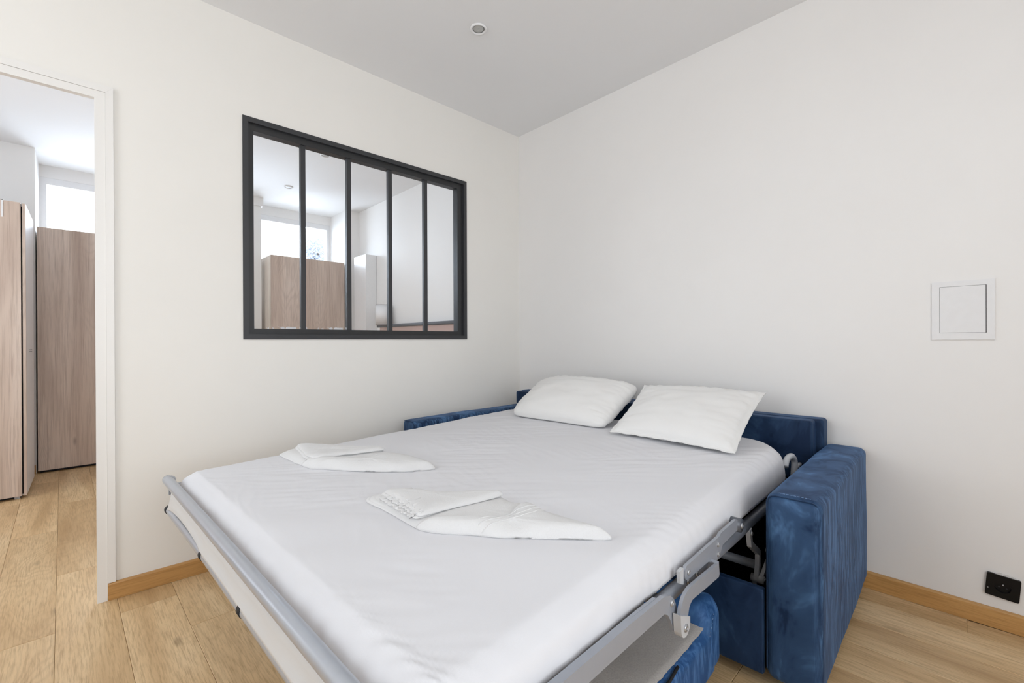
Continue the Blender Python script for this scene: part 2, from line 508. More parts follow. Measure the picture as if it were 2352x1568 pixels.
casing([(DX1 + .0003, .0725), (-2.366, .0725), (-2.366, 2.125), (DX1 + .0003, 2.0985)])
casing([(DX0 - .001, .0725), (DX0 - .026, .0725), (DX0 - .026, 2.125), (DX0 - .001, 2.0995)])
casing([(DX1 + .0003, 2.0987), (-2.3662, 2.1252), (DX0 - .0258, 2.1252), (DX0 - .0003, 2.0987)])

# interior steel-look window
win = struct(empty('window_1', (-1.2, 0, 1.63)))
wl = win.location


def wbox(name, lst, mat, bev=.0015):
    return boxes(name, [((a[0] - wl.x, a[1], a[2] - wl.z), (b[0] - wl.x, b[1], b[2] - wl.z)) for a, b in lst], mat, win, bev)


ox0, ox1, oz0, oz1 = -1.892, -.514, 1.081, 2.181
T = .025
L_ = .0015
for a, b, c, d in (((ox0, oz0), (ox0 + T, oz1), (ox0 + T - L_, oz0 + T), (ox0 + T, oz1 - T)), ((ox1 - T, oz0), (ox1, oz1), (ox1 - T, oz0 + T), (ox1 - T + L_, oz1 - T)),
                   ((ox0 + T, oz1 - T), (ox1 - T, oz1), (ox0 + T, oz1 - T), (ox1 - T, oz1 - T + L_)), ((ox0 + T, oz0), (ox1 - T, oz0 + T), (ox0 + T, oz0 + T - L_), (ox1 - T, oz0 + T))):
    wbox('frame_trim', [((a[0], -.006, a[1]), (b[0], -.0003, b[1])), ((c[0], -.0003, c[1]), (d[0], .0118, d[1]))], M['frame'], 0)
ix0, ix1, iz0, iz1 = ox0 + .022, ox1 - .022, oz0 + .019, oz1 - .019
gx0, gx1, gz0, gz1 = -1.8405, -.5815, 1.134, 2.122
for a, b in (((ix0, iz0), (gx0, iz1)), ((gx1, iz0), (ix1, iz1)), ((gx0, gz1), (gx1, iz1)), ((gx0, iz0), (gx1, gz0))):
    wbox('frame_bar', [((a[0], .012, a[1]), (b[0], .062, b[1]))], M['frame_in'], .003)
mx = [-1.600, -1.3465, -1.0865, -.8315]
for x in mx: wbox('mullion', [((x - .0125, .022, gz0), (x + .0125, .046, gz1))], M['frame'], .002)
ed = [gx0] + [q for x in mx for q in (x - .0125, x + .0125)] + [gx1]
for i in range(5):
    x0, x1 = ed[2 * i], ed[2 * i + 1]
    bm = bmesh.new(); box(bm, (-(x1 - x0) / 2 - .003, -.0015, -(gz1 - gz0) / 2 - .003), ((x1 - x0) / 2 + .003, .0015, (gz1 - gz0) / 2 + .003))
    p = fin(bm, 'pane', M['glass_dusty' if i < 2 else 'glass'], win)
    p.location = ((x0 + x1) / 2 - wl.x, .036, (gz0 + gz1) / 2 - wl.z)

# bedroom window in the niche
win2 = struct(empty('window_2', (-1.5, NY, 1.8)))


def w2(name, a, b, mat, bev=.004):
    o = win2.location
    return boxes(name, [((a[0] - o.x, a[1] - o.y, a[2] - o.z), (b[0] - o.x, b[1] - o.y, b[2] - o.z))], mat, win2, bev)


for (xa, xb) in ((-2.751, -1.27), (-1.045, -.171)):
    xl, xr = xa + .0, xb - .0
    w2('window_frame', (xl, NY + .005, 1.15), (xl + .045, NY + .075, 2.545), M['plastic_w'])
    w2('window_frame', (xr - .045, NY + .005, 1.15), (xr, NY + .075, 2.545), M['plastic_w'])
    w2('window_frame', (xl + .045, NY + .005, 2.485), (xr - .045, NY + .075, 2.545), M['plastic_w'])
    w2('window_frame', (xl + .045, NY + .005, 1.15), (xr - .045, NY + .075, 1.20), M['plastic_w'])
    w2('pane', (xl + .045, NY + .03, 1.20), (xr - .045, NY + .036, 2.485), M['glass'], 0)
# unseen windows behind the camera; the second placed and sized for right-wall light
for nm, a, b, hx in (('window_3', (-3.55, RY0 - .08, .55), (-1.35, RY0 - .02, 2.5), True), ('unseen_window_4', (RX0 - .08, -1.7, .75), (RX0 - .02, -.5, 2.45), False)):
    e = struct(empty(nm, ((a[0] + b[0]) / 2, (a[1] + b[1]) / 2, (a[2] + b[2]) / 2))); o = e.location; t = .05
    def wb(p, q): boxes('window_frame', [(tuple(p[i] - o[i] for i in range(3)), tuple(q[i] - o[i] for i in range(3)))], M['plastic_w'], e, .003)
    wb((a[0], a[1], a[2]), (b[0], b[1], a[2] + t)); wb((a[0], a[1], b[2] - t), (b[0], b[1], b[2]))
    if hx:
        for x in (a[0], (a[0] + b[0]) / 2 - t / 2, b[0] - t): wb((x, a[1], a[2] + t), (x + t, b[1], b[2] - t))
    else:
        for y in (a[1], (a[1] + b[1]) / 2 - t / 2, b[1] - t): wb((a[0], y, a[2] + t), (b[0], y + t, b[2] - t))


# ------------------------------------------------------------------ sofa bed (local frame: -x = towards its foot, +y = towards the window wall)
TH = math.radians(2.3); SO = Vector((0, -1.1, 0)); RZ = Matrix.Rotation(TH, 3, 'Z')
sofa = empty('sofa_bed', SO, TH)
tag(sofa, 'blue velvet sofa bed folded out on its grey steel frame against the right wall', 'sofa bed')


def puff(seed, amp=.004, sc=3.0):
    def f(v): return v + fn3(v, sc, amp, seed) + fn3(v, sc * 3, amp * .35, seed + 5)
    return f


def seam_path(x, y0, y1, z0, z1, r):
    pts = [(x, y0, z0)]
    for i in range(7):
        a = PI - i / 6 * PI / 2; pts.append((x, y0 + r + r * math.cos(a), z1 - r + r * math.sin(a)))
    for i in range(7):
        a = PI / 2 - i / 6 * PI / 2; pts.append((x, y1 - r + r * math.cos(a), z1 - r + r * math.sin(a)))
    pts.append((x, y1, z0)); return pts


for y0, y1, xf, xr, zt in ((-1.052, -.905, -1.0, -.062, .607), (.885, 1.005, -1.065, -.10, .607)):
    arm = rbox('armrest', (xf, y0, .045), (xr, y1, zt), .028, M['velvet'], sofa, (18, 5, 14), 4, puff(y0 * 7, .0035))
    pf = puff(y0 * 7, .0035)
    for q in (1,):
        tube('seam_piping', [pf(Vector(p)) for p in (seam_path(xf + .008, y0 + .004, y1 - .004, .075, zt - .005, .024)[4:] if y0 < 0 else seam_path(xf + .008, y0 + .004, y1 - .004, .075, zt - .005, .024)[:11])], .0020, M['velvet_flat'], arm, 6)
    if y0 < 0:      # a run of stitches along the front top edge
        st = bmesh.new(); n = 9
        for i in range(n):
            ya = y0 + .03 + i * (y1 - y0 - .06) / n
            tube_into(st, [pf(Vector((xf + .026, ya, zt + .0003))), pf(Vector((xf + .026, ya + .007, zt + .0003)))], .0009, 5)
        fin(st, 'stitching', M['thread'], arm, True)
    for fx in (xf + .08, xr - .08):
        lathe('foot', [(.0, 0), (.02, 0), (.022, .01), (.022, .05), (0, .05)], M['black'], sofa, 16, 'Z', (fx, (y0 + y1) / 2, 0))

back = rbox('backrest', (-.14, -.912, .10), (-.05, .915, .716), .016, M['velvet_flat'], sofa, (4, 24, 10), 4, puff(3, .003))
rbox('back_panel', (-.20, -.880, .12), (-.130, .905, .714), .012, M['velvet_flat'], sofa, (4, 24, 10), 4, puff(9, .004))
rbox('front_panel', (-.99, -.900, .045), (-.965, .880, .306), .006, M['velvet_flat'], sofa, (2, 24, 6), 2, puff(1, .0015))
boxes('base_board', [((-.96, -.898, .05), (-.14, .88, .062))], M['lining'], sofa)
boxes('side_lining', [((-.962, -.9045, .062), (-.145, -.899, .44))], M['lining'], sofa)
boxes('side_lining', [((-.962, .8795, .062), (-.145, .8845, .44))], M['lining'], sofa)
boxes('rear_lining', [((-.215, -.895, .062), (-.203, .878, .46))], M['lining'], sofa)


def rivet(parent, x, y, z, r=.0075, out=-1):
    bm = bmesh.new(); seg = 14; rings = []
    for rr, d in ((r, 0), (r, .002), (r * .8, .0038), (r * .45, .0042), (r * .40, .0026), (0.0001, .0026)):
        rings.append([bm.verts.new((x + rr * math.cos(2 * PI * k / seg), y + out * d, z + rr * math.sin(2 * PI * k / seg))) for k in range(seg)])
    for A, B in zip(rings, rings[1:]):
        for k in range(seg): bm.faces.new((A[k], A[(k + 1) % seg], B[(k + 1) % seg], B[k]))
    bm.faces.new(rings[-1])
    return fin(bm, 'rivet', M['rivet'], parent, True)


for sy in (-1, 1):
    Y = lambda a: a if sy < 0 else -a
    def P(name, poly, a, b, mat=M['metal'], bev=.0012): return prism(name, poly, min(Y(a), Y(b)), max(Y(a), Y(b)), mat, sofa, bev)
    o = sy
    # foot section rail with its drooping bracket
    rail = P('side_rail', [(-2.19, .520), (-1.93, .512), (-1.70, .508), (-1.56, .502), (-1.529, .492), (-1.512, .478), (-1.503, .465), (-1.496, .449), (-1.492, .43), (-1.497, .413), (-1.506, .404), (-1.514, .406), (-1.521, .422), (-1.532, .440), (-1.544, .455), (-1.56, .463), (-1.70, .467), (-1.93, .472), (-2.19, .480)], -.856, -.846)
    rivet(rail, -1.523, Y(-.856), .473, .008, o)
    rl = P('rail_lip', [(-2.19, .520), (-1.93, .512), (-1.70, .508), (-1.58, .504), (-1.58, .5005), (-1.70, .5045), (-1.93, .5085), (-2.19, .5165)], -.846, -.839)
    # hooked leg folded along the rail
    Lf = [(-1.515, .448), (-1.510, .460), (-1.503, .470), (-1.496, .478), (-1.486, .484), (-1.472, .488), (-1.457, .490), (-1.37, .4865), (-1.284, .482)]
    Rf = [(-1.278, .445), (-1.37, .450), (-1.43, .4545), (-1.447, .455), (-1.458, .451), (-1.465, .446), (-1.469, .437), (-1.472, .428)]
    leg = P('leg', Lf + Rf, -.872, -.864)
    P('leg_plate', [(-1.284, .482), (-1.278, .445), (-1.274, .452), (-1.278, .486)], -.872, -.848)
    cap = prism('leg_cap', [(-1.5235, .452), (-1.4725, .429)] + [(-1.4965 + .0238 * math.cos(math.radians(q)), .4165 + .0238 * math.sin(math.radians(q))) for q in range(-5, -190, -16)], min(Y(-.877), Y(-.859)), max(Y(-.877), Y(-.859)), M['plastic_g'], leg, .002)
    rivet(cap, -1.498, Y(-.877), .414, .009, o)
    # middle section bar, stepped, with hinge knuckle
    bar = P('hinge_bar', [(-1.436, .524), (-1.32, .527), (-1.222, .528), (-1.212, .5325), (-1.205, .534), (-1.09, .536), (-1.074, .532), (-1.074, .501), (-1.195, .497), (-1.201, .492), (-1.21, .480), (-1.24, .470), (-1.262, .470), (-1.298, .486), (-1.428, .4885), (-1.437, .490), (-1.443, .496), (-1.4455, .505), (-1.443, .516), (-1.438, .5215)], -.853, -.845)
    for (rx, rz) in ((-1.426, .506), (-1.232, .483), (-1.232, .51)): rivet(bar, rx, Y(-.853), rz, .007, o)
    P('hinge_tab', [(-1.4745, .524), (-1.4535, .526), (-1.4535, .487), (-1.4715, .495)], -.8535, -.8450, M['plastic_g'])
    kn = tube('hinge_knuckle', [(-1.05, Y(-.857), .508), (-1.05, Y(-.818), .508)], .0205, M['metal_d'], sofa, 22)
    rivet(kn, -1.05, Y(-.857), .508, .008, o)
    # tubes under the mattress
    tube('frame_tube', [(-2.17, Y(-.825), .470), (-1.5, Y(-.825), .460), (-.95, Y(-.825), .455)], .0165, M['metal'], sofa, 14)
    tube('rear_tube', [(-.97, Y(-.82), .452), (-.70, Y(-.82), .453), (-.34, Y(-.82), .470)], .0175, M['metal_d'], sofa, 14)
    for rx in (-1.347, -1.40): rivet(bar, rx, Y(-.8415), .470, .007, o)

    # scissor links down into the base; paler than the steel, bounce light in the colour
    def strip(pts, wd):
        L, Rr = [], []
        n = len(pts)
        for i, (x, z) in enumerate(pts):
            x0, z0 = pts[max(i - 1, 0)]; x1, z1 = pts[min(i + 1, n - 1)]
            d = math.hypot(x1 - x0, z1 - z0); nx, nz = -(z1 - z0) / d, (x1 - x0) / d
            L.append((x + nx * wd / 2, z + nz * wd / 2)); Rr.append((x - nx * wd / 2, z - nz * wd / 2))
        return L + Rr[::-1]
    l1 = P('folding_link', strip([(-.905, .447), (-.899, .425), (-.891, .394), (-.806, .338), (-.806, .295), (-.818, .262), (-.822, .248)], .020), -.840, -.826, M['plastic_g'])
    l2 = P('folding_link', strip([(-.818, .250), (-.800, .262), (-.725, .296), (-.745, .325), (-.69, .375), (-.60, .46)], .016), -.852, -.841, M['plastic_g'])
    tube('link_pivot', [(-.816, Y(-.856), .251), (-.816, Y(-.815), .251)], .0135, M['plastic_g'], l1, 14)
    rivet(l1, -.899, Y(-.840), .432, .007, o); rivet(l2, -.812, Y(-.856), .251, .006, o)
    P('base_bracket', [(-.823, .255), (-.811, .255), (-.811, .064), (-.823, .064)], -.834, -.820)
    # hidden legs that carry the foot section
    tube('foot_leg', [(-1.78, Y(-.70), .47), (-1.78, Y(-.70), .004)], .0125, M['metal_d'], sofa, 12)
    # hoops that stop the mattress at the head
    tube('mattress_hoop', smooth_path([(-.400, Y(-.822), .548), (-.372, Y(-.823), .574), (-.332, Y(-.830), .580), (-.303, Y(-.834), .552), (-.314, Y(-.834), .50), (-.325, Y(-.832), .44)], 6), .0120, M['plastic_g'], sofa, 12)
    tube('hoop_stay', [(-.306, Y(-.836), .525), (-.215, Y(-.836), .525)], .008, M['plastic_g'], sofa, 10)

tube('cross_tube', [(-.822, -.826, .300), (-.822, .826, .300)], .0145, M['tube'], sofa, 14)
tube('cross_tube', [(-1.50, -.815, .452), (-1.50, .815, .452)], .0145, M['metal_d'], sofa, 14)
tube('cross_tube', [(-1.78, -.715, .462), (-1.78, .715, .462)], .0125, M['metal_d'], sofa, 12)
# webbing deck below the mattress
boxes('bed_deck', [((-2.16, -.80, .484), (-.30, .80, .492))], M['canvas'], sofa)
# tubes across the foot end, flat canvas stretched between them, black straps
tube('foot_tube', smooth_path([(-2.186, .836, .5395), (-2.192, .818, .540), (-2.194, .78, .540), (-2.194, 0, .544), (-2.194, -.78, .545), (-2.192, -.815, .545), (-2.178, -.832, .545), (-2.15, -.822, .545)], 5), .0168, M['tube'], sofa, 18)
tube('lower_tube', smooth_path([(-2.13, .842, .445), (-2.175, .842, .432), (-2.190, .83, .430), (-2.192, .79, .4315), (-2.192, .55, .4375), (-2.192, .27, .4425), (-2.192, 0, .443), (-2.192, -.79, .443), (-2.190, -.83, .443), (-2.13, -.842, .45)], 5), .0135, M['tube'], sofa, 14)
def ztube(y): return .430 + .013 * min(1, max(0, (.83 - y) / .55))


bm = bmesh.new(); rows = []; NYc = 90
for i in range(NYc + 1):
    y = .795 - 1.59 * i / NYc
    zlow = ztube(y) + .013
    sc = 0.0
    for (a, b, amp) in ((.80, .255, .020), (.245, -.13, .004)):
        if b < y < a: sc = amp * math.sin(PI * (a - y) / (a - b)) ** .8
    wav = .002 * math.sin(y * 23) + .002 * noise.noise(Vector((y * 9, 2, 0)))
    row = [(-2.14, .486), (-2.175, .512), (-2.1885 + wav * .5, .505), (-2.192 + wav, .485 + sc * .3), (-2.196 + wav, .462 + sc * .7), (-2.2015, zlow + sc * .9), (-2.203 if sc < .005 else -2.199, zlow - .006 + sc), (-2.195, zlow - .009 + sc), (-2.18, zlow - .004 + sc)]
    rows.append([bm.verts.new((x, y, z)) for x, z in row])
for A, B in zip(rows, rows[1:]):
    for k in range(len(A) - 1): bm.faces.new((A[k], A[k + 1], B[k + 1], B[k]))
cv = fin(bm, 'canvas', M['canvas'], sofa, True)
so_ = cv.modifiers.new('thick', 'SOLIDIFY'); so_.thickness = .002; so_.offset = 0
for y in (.822, .262, -.128, -.47, -.74):
    bm = bmesh.new(); ring = []
    zc = ztube(y)
    for j, yy in enumerate((y + .011, y - .011)):
        ring.append([])
        for rr in (.0132, .0155):
            ring[-1].append([bm.verts.new((-2.192 + rr * math.cos(2 * PI * k / 18), yy, zc + rr * math.sin(2 * PI * k / 18))) for k in range(18)])
    for k in range(18):
        k2 = (k + 1) % 18
        bm.faces.new((ring[0][1][k], ring[0][1][k2], ring[1][1][k2], ring[1][1][k])); bm.faces.new((ring[0][0][k], ring[1][0][k], ring[1][0][k2], ring[0][0][k2]))
        for q in (0, 1): bm.faces.new((ring[q][0][k], ring[q][0][k2], ring[q][1][k2], ring[q][1][k]) if q == 0 else (ring[q][0][k2], ring[q][0][k], ring[q][1][k], ring[q][1][k2]))
    fin(bm, 'strap', M['strap'], sofa, True)
boxes('strap_tail', [((-2.192, .812, .436), (-2.13, .832, .452))], M['strap'], sofa, .002)


# seat cushion hanging upside down below the frame
def nose(v):
    k = max(0, min(1, (v.z - .12) / .16))
    w_ = .006 * math.sin(v.y * 61 + v.z * 40) * max(0, 1 - abs(v.y + .72) / .12) * k
    return v + Vector((w_, 0, w_ * .6)) + fn3(v, 5, .005, 4)


cush = rbox('seat_cushion', (-1.72, -.800, .055), (-1.09, .79, .213), .028, M['velvet_lit'], sofa, (14, 26, 6), 4, puff(12, .004))
ns = rbox('seat_nose', (-1.185, -.806, .06), (-1.045, .79, .282), .050, M['velvet_lit'], cush, (6, 60, 8), 5, nose)
st = bmesh.new(); pth = smooth_path([(-1.166, -.806, .205), (-1.152, -.807, .235), (-1.128, -.804, .260)], 9)
for i in range(0, len(pth) - 1, 3): tube_into(st, [pth[i], pth[i + 1]], .001, 5)
fin(st, 'stitching', M['thread'], cush, True)
# grey felt underside of the seat, ragged edge
bm = bmesh.new(); top = []; nx, ny = 70, 90
r2 = random.Random(8)
for i in range(nx + 1):
    row = []
    for j in range(ny + 1):
        fx, fy = i / nx, j / ny
        x = -1.70 + (.535) * fx; y = -.790 + 1.57 * fy
        if j == 0: y += r2.uniform(-.0012, .0012) - .001
        z = .2275 + .006 * math.sin(PI * min(1, fy * 6) / 2) + .006 * noise.noise(Vector((x * 6, y * 6, 3))) + .0015 * noise.noise(Vector((x * 40, y * 40, 1)))
        if i == nx: x += r2.uniform(-.001, .001); z += .004
        if j == 0: z -= .003
        row.append(bm.verts.new((x, y, z)))
    top.append(row)
for i in range(nx):
    for j in range(ny): bm.faces.new((top[i][j], top[i + 1][j], top[i + 1][j + 1], top[i][j + 1]))
felt = fin(bm, 'felt_underside', M['felt'], cush, True)
felt['label'] = 'grey felt underside'
md = felt.modifiers.new('thick', 'SOLIDIFY'); md.thickness = .004; md.offset = -1
tube('edge_piping', [(-1.36, -.797, .213), (-1.42, -.802, .2095), (-1.55, -.803, .209), (-1.70, -.803, .209)], .0042, M['strap'], cush, 8)
for sy in (-.6, .6): boxes('seat_bracket', [((-1.30, sy - .02, .222), (-1.27, sy + .02, .455))], M['metal_d'], sofa, .002)


# ------------------------------------------------------------------ bedding
def zbed(x): return .568 + (x + 2.17) * .027


def place(name, V, Fc, mat, smooth=True):
    """mesh given in sofa-bed coordinates becomes a free object with its own origin"""
    zmin = min(v[2] for v in V); n = len(V)
    c = Vector((sum(v[0] for v in V) / n, sum(v[1] for v in V) / n, zmin))
    o = link(name, mesh(name, [Vector(v) - c for v in V], Fc), mat, None, None, smooth)
    o.location = SO + RZ @ c; o.rotation_euler = (0, 0, TH)
    return o, c


MT = .10


def mat_fn(v):
    v = v.copy()
    x, y, z = v.x, v.y, v.z                  # z from 0 (bottom) to MT
    RR = .038
    if z < RR:                                # square the lower edge so the sheet hangs straight to the frame
        d_ = RR - z; oy = abs(y) - (.80 - RR); ox = max(x - (-.265 - RR), (-2.172 + RR) - x)
        o_ = max(oy, ox, 1e-6); f_ = RR / max(o_, d_)
        if oy > 1e-6: y = math.copysign(.80 - RR + oy * f_, y); v.y = y
        if ox > 1e-6:
            x = (-.265 - RR + ox * f_) if x > -1 else (-2.172 + RR - ox * f_); v.x = x
        z = RR - d_ * f_ if f_ * d_ <= RR + 1e-6 else 0
    k = z / MT
    topz = zbed(x)
    # plan corners rounder at the head
    ex = max(0, (x + .440) / .175); ey = max(0, (abs(y) - .645) / .155)
    if ex > 0 and ey > 0:
        d = math.hypot(ex, ey)
        if d > 0:
            f2 = max(ex, ey) / d; v.x = -.440 + (x + .440) * f2; v.y = math.copysign(.645 + (abs(y) - .645) * f2, y)
    bottom = .4935 + .0
    crown = .010 * max(0, 1 - (abs(y) / .8) ** 2) * max(0, 1 - abs((x + 1.2) / 1.0) ** 4)
    v.z = bottom + (topz - bottom) * k + crown * k
    top = max(0, min(1, (k - .75) / .2))
    # long soft pulls across the sheet and small fans of wrinkles
    p_, q_ = .72 * x - .69 * y, .69 * x + .72 * y
    a = noise.noise(Vector((p_ * 1.6, q_ * 7, 0.3)))
    b = noise.noise(Vector((p_ * 4.0, q_ * 34 + 1.5 * noise.noise(Vector((p_ * 3, q_ * 3, 2))), 5.1)))
    c_ = noise.noise(Vector(((x + y) * 4, (x - y * .4) * 26, 7.7)))
    m_ = .5 + .5 * noise.noise(Vector((x * 2.5, y * 2.5, 9)))
    m2 = .5 + .5 * noise.noise(Vector((x * 2.1, y * 2.3, 21)))
    v.z += top * (.0045 * a + .0060 * (1 - abs(b)) ** 4 * max(0, m_ * 2.0 - .72) + .0035 * (1 - abs(c_)) ** 5 * max(0, m2 * 2.0 - .85))
    side = 1 - top
    rip = noise.noise(Vector((x * 26, y * 26, k * 1.5))) * .0035 + noise.noise(Vector((x * 9, y * 9, k))) * .003
    if abs(y) > .76: v.y += math.copysign(rip * side, y) + math.copysign((.008 * math.sin(PI * min(1, k)) + .026 * (1 - k)) * side, y)
    if x < -2.09: v.x += .036 * max(0, min(1, k)) ** 1.5 * min(1, (-2.09 - x) / .07)
    if x < -2.12: v.x -= rip * side + .006 * math.sin(PI * min(1, k)) * side
    return v


V, Fc = rbox_geo((-2.172, -.80, 0), (-.265, .80, MT), .038, (190, 150, 4), 6)
mattress, _ = place('mattress', [mat_fn(v) for v in V], Fc, M['sheet'])
tag(mattress, 'thin mattress under a white fitted sheet on the sofa bed frame', 'mattress')


def pillow(BL, BR, TL, TR, tf, tb, label, seed, hem=0.0, rc=0.0, n=46):
    BL, BR, TL, TR = map(Vector, (BL, BR, TL, TR))
    N = ((BR - BL).cross(TL - BL)).normalized()
    if N.z < 0: N = -N
    V = []; Fc = []; ids = {}

    def pos(i, j, side):
        s, t = -1 + 2 * i / n, -1 + 2 * j / n
        s = math.sin(s * PI / 2 * .92) / math.sin(PI / 2 * .92); t = math.sin(t * PI / 2 * .92) / math.sin(PI / 2 * .92)
        lim = 1 - hem; cr = 1 - rc * (s * s * t * t) ** 2
        s2 = s * (1 - .045 * (1 - t * t) * abs(s)) * cr; t2 = cr * t * (1 - .05 * (1 - s * s) * abs(t))
        u, q = (s2 + 1) / 2, (t2 + 1) / 2
        p = (BL * (1 - u) + BR * u) * (1 - q) + (TL * (1 - u) + TR * u) * q
        se, te = max(-1, min(1, s / lim)), max(-1, min(1, t / lim))
        w_ = max(0, (1 - se * se) * (1 - te * te)) ** .42
        edge = 1 - w_
        wr = noise.noise(Vector((s * 5 + seed, t * 5, side))) * .006 * w_
        wr += noise.noise(Vector((s * (16 if abs(t) > abs(s) else 3) + seed, t * (3 if abs(t) > abs(s) else 16), side * 2))) * .015 * edge * min(1, w_ * 4)
        wr += noise.noise(Vector((s * 2.2 + seed * 2, t * 2.2, 4))) * .010 * w_
        h = (tf if side > 0 else -tb) * w_ + wr
        if hem and (abs(s) > lim or abs(t) > lim):
            h += .002 * math.sin(24 * (s + t) + seed)
        h += side * .0016
        return p + N * h
    for side in (1, -1):
        for i in range(n + 1):
            for j in range(n + 1):
                ids[(side, i, j)] = len(V); V.append(pos(i, j, side))
        for i in range(n):
            for j in range(n):
                q = [ids[(side, i, j)], ids[(side, i + 1, j)], ids[(side, i + 1, j + 1)], ids[(side, i, j + 1)]]
                Fc.append(q if side > 0 else q[::-1])
    rim = [(i, 0) for i in range(n)] + [(n, j) for j in range(n)] + [(i, n) for i in range(n, 0, -1)] + [(0, j) for j in range(n, 0, -1)]
    for a, b in zip(rim, rim[1:] + rim[:1]):
        Fc.append([ids[(1,) + a], ids[(-1,) + a], ids[(-1,) + b], ids[(1,) + b]])
    # nothing may sink through the mattress top
    for k, v in enumerate(V):
        zt = zbed(v.x) + .016
        if v.z < zt and v.x < -.28: v.z = zt + (v.z - zt) * .05
    o, c = place('pillow', V, Fc, M['pillow'])
    tag(o, label, 'pillow', 'pillows on the sofa bed')
    return o


pillow((-.612, .578, .628), (-.585, -.085, .628), (-.22, .605, .817), (-.22, -.100, .815), .100, .055,
       'plump white pillow leaning on the sofa back, nearer the window wall', 1.3, 0.0, .11)
pillow((-.640, -.140, .632), (-.665, -.715, .630), (-.24, -.110, .822), (-.22, -.705, .828), .070, .05,
       'flatter white pillow with a sewn hem, nearer the right armrest', 7.7, 0.05)


# towels: folded layers as soft-edged slabs with a shared outline
def resample(poly, n):
    pts = [Vector((p[0], p[1])) for p in poly]; m = len(pts)
    L = [(pts[(i + 1) % m] - pts[i]).length for i in range(m)]; tot = sum(L); out = []
    for k in range(n):
        d = tot * k / n; i = 0
        while d > L[i]: d -= L[i]; i += 1
        out.append(pts[i].lerp(pts[(i + 1) % m], d / L[i]))
    for _ in range(2): out = [(out[i - 1] + out[i] * 2 + out[(i + 1) % n]) / 4 for i in range(n)]
    return out


def slab(poly, z0, th, n=96, wob=.0, seed=0, grow=0.0, shift=(0, 0), crown=0.0, core=None, zf=None):
    """closed slab of cloth over poly: rounded rim, height th above z0(x,y)"""
    out = resample(poly, n); c = Vector(core) if core else sum(out, Vector((0, 0))) / n
    V = []; Fc = []
    prof = [(1.0, 0.0)] + [(1 - min(th, .03) * .0 - .5 * k_, 0) for k_ in ()]
    rings = []
    steps = [(-.5, 0.0), (0, .22), (.35, .55), (.9, .85), (1.7, .97), (3, 1.0)]       # inset in units of th, height fraction
    def inset(p, d):
        v = c - p; L = v.length
        return p + v * min(d / max(L, 1e-6), .9)
    defs = [(.3 * th, -.06)] + [(max(0, s_) * th, f_) for s_, f_ in steps]
    for (d, f_) in defs:
        rings.append([(inset(p, d - grow), f_) for p in out])
    for q in (.75, .5, .25):
        rings.append([(c + (rings[len(defs) - 1][i][0] - c) * q, 1.0) for i in range(n)])
    for ri, ring in enumerate(rings):
        for i, (p, f_) in enumerate(ring):
            x, y = p.x + shift[0], p.y + shift[1]
            dist = ri / len(rings)
            zz = z0(x, y) + th * f_ + (crown * min(1, max(0, ri - 3) / 4) if crown else 0)
            zz += f_ * wob * noise.noise(Vector((x * 14 + seed, y * 14, seed)))
            if zf: zz += f_ * zf(x, y)
            V.append((x, y, zz))
    nr = len(rings)
    for r_ in range(nr - 1):
        for i in range(n):
            j = (i + 1) % n
            Fc.append([r_ * n + i, r_ * n + j, (r_ + 1) * n + j, (r_ + 1) * n + i])
    b0 = len(V); cz = z0(c.x, c.y)
    V.append((c.x + shift[0], c.y + shift[1], cz + th + crown + (zf(c.x, c.y) if zf else 0))); V.append((c.x + shift[0], c.y + shift[1], cz))
    for i in range(n):
        j = (i + 1) % n
        Fc.append([(nr - 1) * n + i, (nr - 1) * n + j, b0]); Fc.append([j, i, b0 + 1])
    return V, Fc


def smooth_path2(pts, n): return [(p.x, p.y) for p in smooth_path([(a, b, 0) for a, b in pts], n)]


def merge(parts):
    V = []; Fc = []
    for v, f in parts:
        o = len(V); V += v; Fc += [[i + o for i in q] for q in f]
    return V, Fc


from mathutils.bvhtree import BVHTree
_mv = [mat_fn(v) for v in V]
_bvh = BVHTree.FromPolygons(_mv, Fc)


def bed_top(x, y):
    h = _bvh.ray_cast(Vector((x, y, 2)), Vector((0, 0, -1)))[0]
    return (h.z if h else zbed(x)) + .0015


def scale_poly(poly, s, c):
    return [(c[0] + (x - c[0]) * s, c[1] + (y - c[1]) * s) for x, y in poly]


